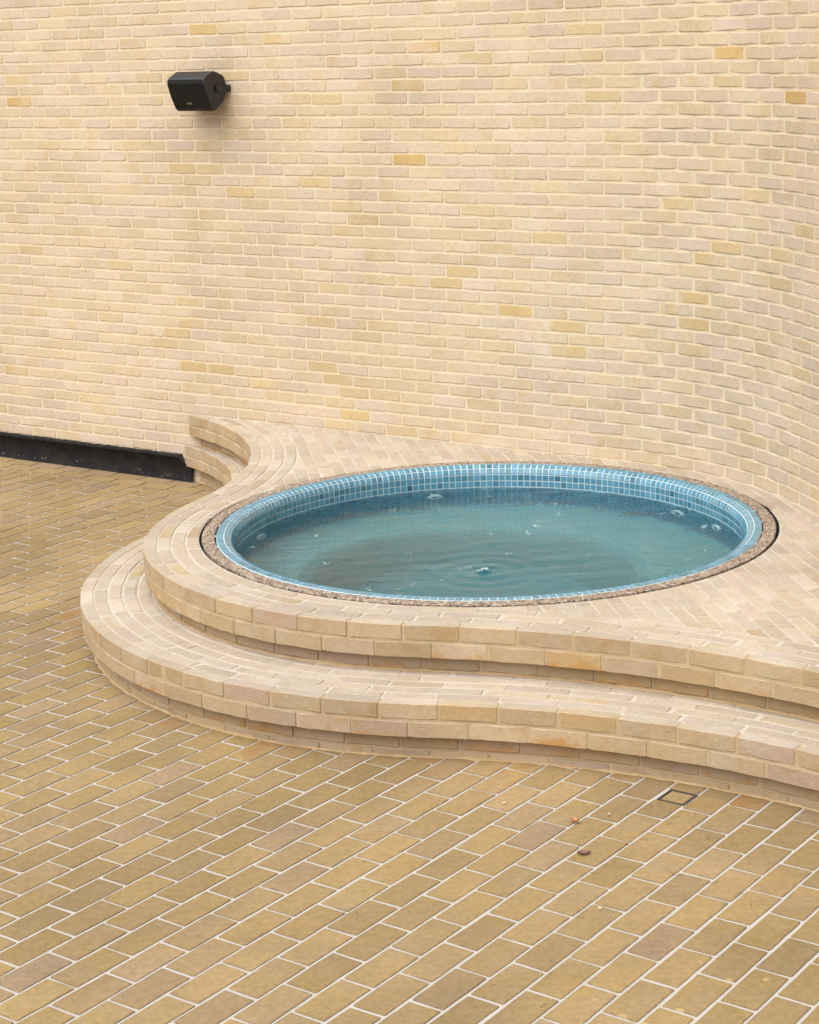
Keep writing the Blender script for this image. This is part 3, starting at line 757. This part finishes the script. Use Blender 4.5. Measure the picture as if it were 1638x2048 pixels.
def wz(x, y):
    d = math.hypot(x-UPW[0], y-UPW[1]); z = 0.012*math.exp(-(d/.030)**2)+0.0034*math.cos(d*58)*math.exp(-d/.26)
    z += 0.0010*math.sin(x*6.1+y*19+1.3+math.sin(x*3.7)*1.4)+0.0008*math.sin(x*9.3-y*27+math.sin(y*5.1+x*2.2)*1.6)+0.0006*math.sin(-x*13+y*41+.6+math.sin(x*7.9)*1.2)
    return WATER_Z+z
for i in range(1, NR+1):
    for k in range(NA):
        q = RW_*i/NR; a = 2*math.pi*k/NA; x, y = PC[0]+q*math.cos(a), PC[1]+q*math.sin(a); V.append((x, y, wz(x, y)))
for k in range(NA): F.append((0, 1+k, 1+(k+1) % NA))
for i in range(NR-1):
    for k in range(NA): j = (k+1) % NA; F.append((1+i*NA+k, 1+(i+1)*NA+k, 1+(i+1)*NA+j, 1+i*NA+j))
base = 1+(NR-1)*NA; b1 = len(V)
for k in range(NA): a = 2*math.pi*k/NA; V.append((PC[0]+RW_*math.cos(a), PC[1]+RW_*math.sin(a), -0.64))
for k in range(NA): j = (k+1) % NA; F.append((base+k, b1+k, b1+j, base+j))
F.append(tuple(b1+k for k in range(NA-1, -1, -1)))
water = obj_from('water', V, F, water_material(), smooth=[True]*(len(F)-1)+[False])
tag(water, 'rippled blue green water filling the round pool', 'water', kind='structure')
# foam: bubbles drifting on the water
t = NT('foam'); t.b.inputs['Base Color'].default_value = (0.80, 0.86, 0.88, 1); t.b.inputs['Roughness'].default_value = 0.25; t.b.inputs['Alpha'].default_value = 0.26
M_FOAM = t.m
V, F = [], []; r = random.Random(62)
def dome(cx, cy, rad, h, nseg=9):
    o = len(V); sx, sy = r.uniform(.7, 1.4), r.uniform(.7, 1.2); z0 = wz(cx, cy)+.0006
    for (k, zz) in ((1.0, 0.0), (0.8, 0.6), (0.4, 0.95)):
        for i in range(nseg):
            a = 2*math.pi*i/nseg; w = r.uniform(.85, 1.15) if k == 1.0 else 1; V.append((cx+rad*k*sx*w*math.cos(a), cy+rad*k*sy*w*math.sin(a), z0+h*zz))
    for k in range(2):
        for i in range(nseg): j = (i+1) % nseg; F.append((o+k*nseg+i, o+k*nseg+j, o+(k+1)*nseg+j, o+(k+1)*nseg+i))
    F.append(tuple(o+2*nseg+i for i in range(nseg)))
for _ in range(64):
    a = r.uniform(0, 2*math.pi); q = R_IN*math.sqrt(r.uniform(.02, .93)); cx, cy = PC[0]+q*math.cos(a), PC[1]+q*math.sin(a); m = r.choice((1, 1, 1, 2, 3, 5, 7)); s = r.uniform(.0025, .0065)
    for _k in range(m): dome(cx+r.uniform(-.018, .018)*(m > 1), cy+r.uniform(-.03, .03)*(m > 1), s*r.uniform(.6, 1.2), s*.45)
for _ in range(46):
    a = r.uniform(0, 2*math.pi); q = abs(r.gauss(0, .13)); dome(UPW[0]+q*math.cos(a)-.05*r.random(), UPW[1]+q*math.sin(a), r.uniform(.002, .0045), .002)
for _ in range(6): dome(UPW[0]+r.uniform(-.016, .016), UPW[1]+r.uniform(-.016, .016), r.uniform(.004, .008), .007)
foam = obj_from('foam_bubbles', V, F, M_FOAM, smooth=[True]*len(F)); tag(foam, 'clear bubbles and flecks of foam drifting on the pool water', 'foam', kind='stuff')

# ================================================================== SKIRTING
def black_material():
    t = NT('black_coating'); P = t.pos()
    n = t.noise(P, 14.0, 5.0, 0.65); n2 = t.noise(P, 90.0, 3.0)
    c = t.mix(t.g(n, 0.40, 0.75), lin((22, 21, 23)), lin((42, 38, 33)))
    sx = t.new('ShaderNodeSeparateXYZ'); t.link(P, sx.inputs[0])
    low = t.math('MULTIPLY', t.g(sx.outputs[2], 0.055, 0.03), t.g(sx.outputs[2], 0.012, 0.03))
    fl = t.math('MULTIPLY', t.g(t.noise(P, 75.0, 2.0), 0.68, 0.72), low)
    c = t.mix(fl, c, lin((190, 190, 186)))
    up_ = t.math('MULTIPLY', t.g(t.noise(P, 60.0, 3.0), 0.62, 0.70), t.g(sx.outputs[2], 0.14, 0.17)); c = t.mix(t.math('MULTIPLY', up_, .25), c, lin((150, 146, 136)))
    t.link(c, t.b.inputs['Base Color']); t.b.inputs['Roughness'].default_value = 0.8; t.b.inputs['Specular IOR Level'].default_value = 0.2; t.link(t.bump(n2, 0.4, 0.003), t.b.inputs['Normal']); return t.m
V, F = [], []; sa, sb = -3.85, -0.055; n = 150; r = random.Random(71); m = 8
for i in range(n+1):
    s = sa+(sb-sa)*i/n; top = 0.178+r.uniform(-.002, .002)
    if s > -0.155: top = 0.135-(s+0.155)*0.15+r.uniform(-.004, .004)
    lip = 0.030 if s <= -0.155 else 0.022
    for (o, z) in ((-.002, top+.003), (.012, top+.004), (lip, top-.004), (lip-.002, top-.02), (.016, top-.027), (.020, .05), (.032, .008), (.036, .001)): V.append(WALL.at(s, -o-r.uniform(0, .0012))+(z,))
for i in range(n):
    for j in range(m-1): F.append((i*m+j, i*m+j+1, (i+1)*m+j+1, (i+1)*m+j))
# closing end
F.append(tuple(n*m+j for j in range(m)))
sk = obj_from('skirting_strip', V, F, black_material(), smooth=[True]*(len(F)-1)+[False])
tag(sk, 'black waterproofing strip along the foot of the wall, scuffed white at its base', 'skirting')

# ================================================================== SPEAKER
sp_s = 0.270
base_p = WALL.at(sp_s); t2 = WALL.at(sp_s+.01); tx = Vector((t2[0]-base_p[0], t2[1]-base_p[1], 0)).normalized(); out_ = Vector((WALL.at(sp_s, -1)[0]-base_p[0], WALL.at(sp_s, -1)[1]-base_p[1], 0)).normalized()
SPZ = 2.585
spk = empty('wall_speaker', (base_p[0], base_p[1], SPZ))
tag(spk, 'black loudspeaker tilted down on a bracket high on the brick wall', 'speaker')
t = NT('speaker_grille'); P = t.pos(); t.b.inputs['Roughness'].default_value = 0.55
v = t.new('ShaderNodeTexVoronoi'); v.inputs['Scale'].default_value = 260.0; t.link(P, v.inputs['Vector'])
t.link(t.ramp(v.outputs['Distance'], [(0.25, (0.003, 0.003, 0.0035)), (0.6, (0.009, 0.009, 0.0095))]), t.b.inputs['Base Color']); t.b.inputs['Specular IOR Level'].default_value = 0.2; M_GRILLE = t.m
M_BODY = plain('speaker_shell', (0.009, 0.0095, 0.011), 0.45); M_BRK = plain('bracket_metal', (0.008, 0.008, 0.009), 0.4)
TILT = math.radians(24); fwd = (out_*math.cos(TILT)-Vector((0, 0, 1))*math.sin(TILT)).normalized(); upv = (out_*math.sin(TILT)+Vector((0, 0, 1))*math.cos(TILT)).normalized()
YAW = math.radians(0)
cen = Vector((base_p[0], base_p[1], SPZ))+out_*0.120
def S(x, y, z): return tuple(cen+tx*x+fwd*y*.97+upv*z*.92)
# side profile (y forward, z up), rounded
sec = [(.075, .122), (.094, .113), (.106, .092), (.112, .0), (.106, -.092), (.094, -.113), (.075, -.122), (-.02, -.105), (-.085, -.058), (-.098, -.040), (-.098, .040), (-.085, .060), (-.03, .112), (-.01, .122)]
HL = 0.150
def extrude(prof, x0, x1, bev=0.008):
    V, F = [], []; m = len(prof); cy = sum(p[0] for p in prof)/m; cz = sum(p[1] for p in prof)/m
    for (x, k) in ((x0, 1-bev/.09), (x0+bev*.4, 1-bev*.25/.09), (x0+bev, 1), (x1-bev, 1), (x1-bev*.4, 1-bev*.25/.09), (x1, 1-bev/.09)):
        for (y, z) in prof: V.append(S(x, cy+(y-cy)*k, cz+(z-cz)*k))
    for i in range(5):
        for j in range(m): q = (j+1) % m; F.append((i*m+j, (i+1)*m+j, (i+1)*m+q, i*m+q))
    F.append(tuple(range(m))); F.append(tuple(5*m+j for j in range(m-1, -1, -1))); return V, F
V, F = extrude(sec, -HL, HL); obj_from('cabinet', V, F, M_BODY, spk)
gsec = [(.0945, .1155), (.1085, .0935), (.1145, .0), (.1085, -.0935), (.0945, -.1155), (.088, -.110), (.088, .110)]
V, F = extrude(gsec, -HL+.004, HL-.010, .004); grille = obj_from('grille', V, F, M_GRILLE, spk)
# lettering on the badge
fc = bpy.data.curves.new('badge', 'FONT'); fc.body = 'BOSE'; fc.size = 0.016; fc.shear = 0.35; fc.align_x = 'CENTER'; fc.align_y = 'CENTER'; fc.extrude = 0.0008; fc.space_character = 1.15; fc.resolution_u = 3
fo = bpy.data.objects.new('badge', fc); COL.objects.link(fo); dg = bpy.context.evaluated_depsgraph_get(); me = bpy.data.meshes.new_from_object(fo.evaluated_get(dg)); bpy.data.objects.remove(fo)
me.materials.clear(); me.materials.append(plain('badge_metal', (0.62, 0.50, 0.42), 0.3, 0.6))
bo = bpy.data.objects.new('badge', me); COL.objects.link(bo); bo.parent = grille
nrm_g = (fwd*(.0935)-upv*(.006)).normalized(); gp = Vector(S(-.012, .1135, -.050)); zx = nrm_g.cross(upv*-1).normalized()
xx = tx.copy(); yy = nrm_g.cross(xx).normalized()
if yy.dot(upv) < 0: yy = -yy
loc = gp-(Vector(spk.location)+Vector(grille.location))
bo.matrix_local = Matrix(((xx.x, yy.x, nrm_g.x, loc.x), (xx.y, yy.y, nrm_g.y, loc.y), (xx.z, yy.z, nrm_g.z, loc.z), (0, 0, 0, 1)))
# U bracket
wallp = lambda x, d, z: tuple(Vector((base_p[0], base_p[1], SPZ))+tx*x+out_*d+Vector((0, 0, 1))*z)
def arm(x0, x1):
    V, F = [], []; ctr2 = Vector((.165, .0)); pr = []
    for i in range(9): an = math.radians(-90+180*i/8); pr.append((.120+.026*math.cos(an), .026*math.sin(an)))
    pr += [(.0, .020), (.0, -.020)]
    m = len(pr)
    for x in (x0, x1):
        for (d, z) in pr: V.append(wallp(x, d, z-.002))
    for j in range(m): q = (j+1) % m; F.append((j, m+j, m+q, q))
    F.append(tuple(range(m-1, -1, -1))); F.append(tuple(range(m, 2*m))); return V, F
V1, F1 = arm(HL+.004, HL+.009); V2, F2 = arm(-HL-.009, -HL-.004)
V, F = list(V1), list(F1); o = len(V); V += V2; F += [tuple(i+o for i in f) for f in F2]
bb, bf = box(wallp(0, .006, -.002), tx, out_, (0, 0, 1), HL+.006, .004, .0195); o = len(V); V += bb; F += [tuple(i+o for i in f) for f in bf]
brk = obj_from('bracket', V, F, M_BRK, spk)
V, F = [], []; ns = 14
for (q, x) in ((.013, HL+.008), (.012, HL+.014), (.006, HL+.0145), (.005, HL+.012)):
    for i in range(ns): an = 2*math.pi*i/ns; V.append(wallp(x, .120+q*math.cos(an), q*math.sin(an)-.002))
for k in range(3):
    for i in range(ns): j = (i+1) % ns; F.append((k*ns+i, k*ns+j, (k+1)*ns+j, (k+1)*ns+i))
F.append(tuple(3*ns+i for i in range(ns))); obj_from('knob', V, F, plain('knob_metal', (.05, .05, .055), .35, .5), brk)

# ================================================================== DRAIN COVER
dr = empty('floor_drain', (DRAIN[0], DRAIN[1], 0.0)); tag(dr, 'small square drain in a dark frame beside the step', 'drain')
da = (DRAIN[0]-G0[0])*GA[0]+(DRAIN[1]-G0[1])*GA[1]; db = (DRAIN[0]-G0[0])*GB[0]+(DRAIN[1]-G0[1])*GB[1]
def frame(o, i, z):
    V = [grid_map(da+x*q, db+y*q, z) for q in (o, i) for x, y in ((-1, -1), (1, -1), (1, 1), (-1, 1))]
    V += [grid_map(da+x*q, db+y*q, z-.012) for q in (o, i) for x, y in ((-1, -1), (1, -1), (1, 1), (-1, 1))]
    F = []
    for k in range(4):
        j = (k+1) % 4; F += [(k, j, 4+j, 4+k), (8+k, k, j, 8+j), (4+k, 4+j, 12+j, 12+k)]
    return V, F
V, F = frame(.058, .0525, .005); obj_from('frame', V, F, plain('drain_metal', (.075, .07, .065), .5, .2), dr)
r = random.Random(81)
P = slab_piece(grid_map, [(da-.047, db-.047), (da+.047, db-.047), (da+.047, db+.047), (da-.047, db+.047)], .0035, -.002, .002, r, tint=(.5, .9, 0.0))
obj_from('inset_paver', P.v, P.f, M_PAVER, dr, [P.tint+(1.0,)]*len(P.v), P.uv, P.sm)
V, F = [grid_map(da+x*.055, db+y*.055, .0015) for x, y in ((-1, -1), (1, -1), (1, 1), (-1, 1))], [(0, 1, 2, 3)]
obj_from('sump', V, F, M_DARK, dr)

# ================================================================== FALLEN LEAVES AND BITS
def leaf(name, x, y, L, W, ang, col, label, curl=0.4, fold=0.3, seed=0):
    r = random.Random(seed); V, F = [], []; n, m = 9, 4
    for i in range(n+1):
        u = i/n; w = W*math.sin(math.pi*min(1, u*0.98+.01))**0.8*(1.1-.5*u)
        for j in range(-m, m+1):
            v_ = j/m; zz = .007+abs(v_)*fold*W*1.2+curl*L*(u-.5)**2*1.6+r.uniform(-.0006, .0006)
            a, b = (u-.5)*L, v_*w/2*(1-.25*fold); V.append((x+a*math.cos(ang)-b*math.sin(ang), y+a*math.sin(ang)+b*math.cos(ang), zz))
    k = 2*m+1
    for i in range(n):
        for j in range(2*m): F.append((i*k+j, (i+1)*k+j, (i+1)*k+j+1, i*k+j+1))
    mt = plain(name+'_skin', col, .6); me_o = obj_from(name, V, F, mt, smooth=[True]*len(F))
    md = me_o.modifiers.new('thick', 'SOLIDIFY'); md.thickness = .0007
    return tag(me_o, label, 'leaf')
leaf('curled_leaf', .578, 6.585, .034, .028, -.7, lin((176, 132, 88)), 'curled tan leaf lying across a joint near the drain', .55, .45, 1)
leaf('fallen_leaf', .585, 6.305, .047, .030, .05, lin((112, 72, 66)), 'flat dark brown pointed leaf in the middle of a paver', .25, .2, 2)
leaf('pale_leaf', .596, 5.856, .013, .010, -.5, lin((226, 196, 164)), 'tiny pale leaf scrap nearest the viewer on the paving', .6, .5, 3)
leaf('white_petal', .326, 6.785, .014, .010, .3, lin((228, 212, 190)), 'small whitish petal on the paving just in front of the step', .5, .4, 4)
leaf('grey_petal', .710, 6.640, .012, .009, .9, lin((196, 188, 180)), 'tiny grey scrap between the tan leaf and the drain', .8, .6, 5)
V, F = [], []; r = random.Random(91)
for (x, y, n) in ((.95, 6.76, 7), (.62, 6.30, 5), (.8, 6.35, 8), (1.0, 6.45, 6), (.9, 6.1, 6), (.3, 5.4, 4), (.45, 5.75, 4), (-.2, 5.9, 3), (-.9, 6.6, 4), (1.1, 5.9, 4), (-1.5, 9.6, 3)):
    for _ in range((n+1)//2):
        px, py = x+r.gauss(0, .09), y+r.gauss(0, .09); a = r.uniform(0, math.pi); L = r.uniform(.012, .035); w = .0007; bend = r.uniform(-.3, .3); o = len(V)
        for i in range(5):
            u = i/4-.5; cx, cy = px+u*L*math.cos(a)-bend*L*(u*u)*math.sin(a), py+u*L*math.sin(a)+bend*L*(u*u)*math.cos(a)
            for (dx, dz) in ((-w, 0), (0, w*1.6), (w, 0)): V.append((cx-dx*math.sin(a), cy+dx*math.cos(a), .0068+dz))
        for i in range(4):
            for j in range(2): F.append((o+i*3+j, o+(i+1)*3+j, o+(i+1)*3+j+1, o+i*3+j+1))
tw = obj_from('dry_stalks', V, F, plain('stalk', lin((104, 78, 52)), .8)); tag(tw, 'thin dry stalks and specks scattered over the paving', 'debris', kind='stuff')
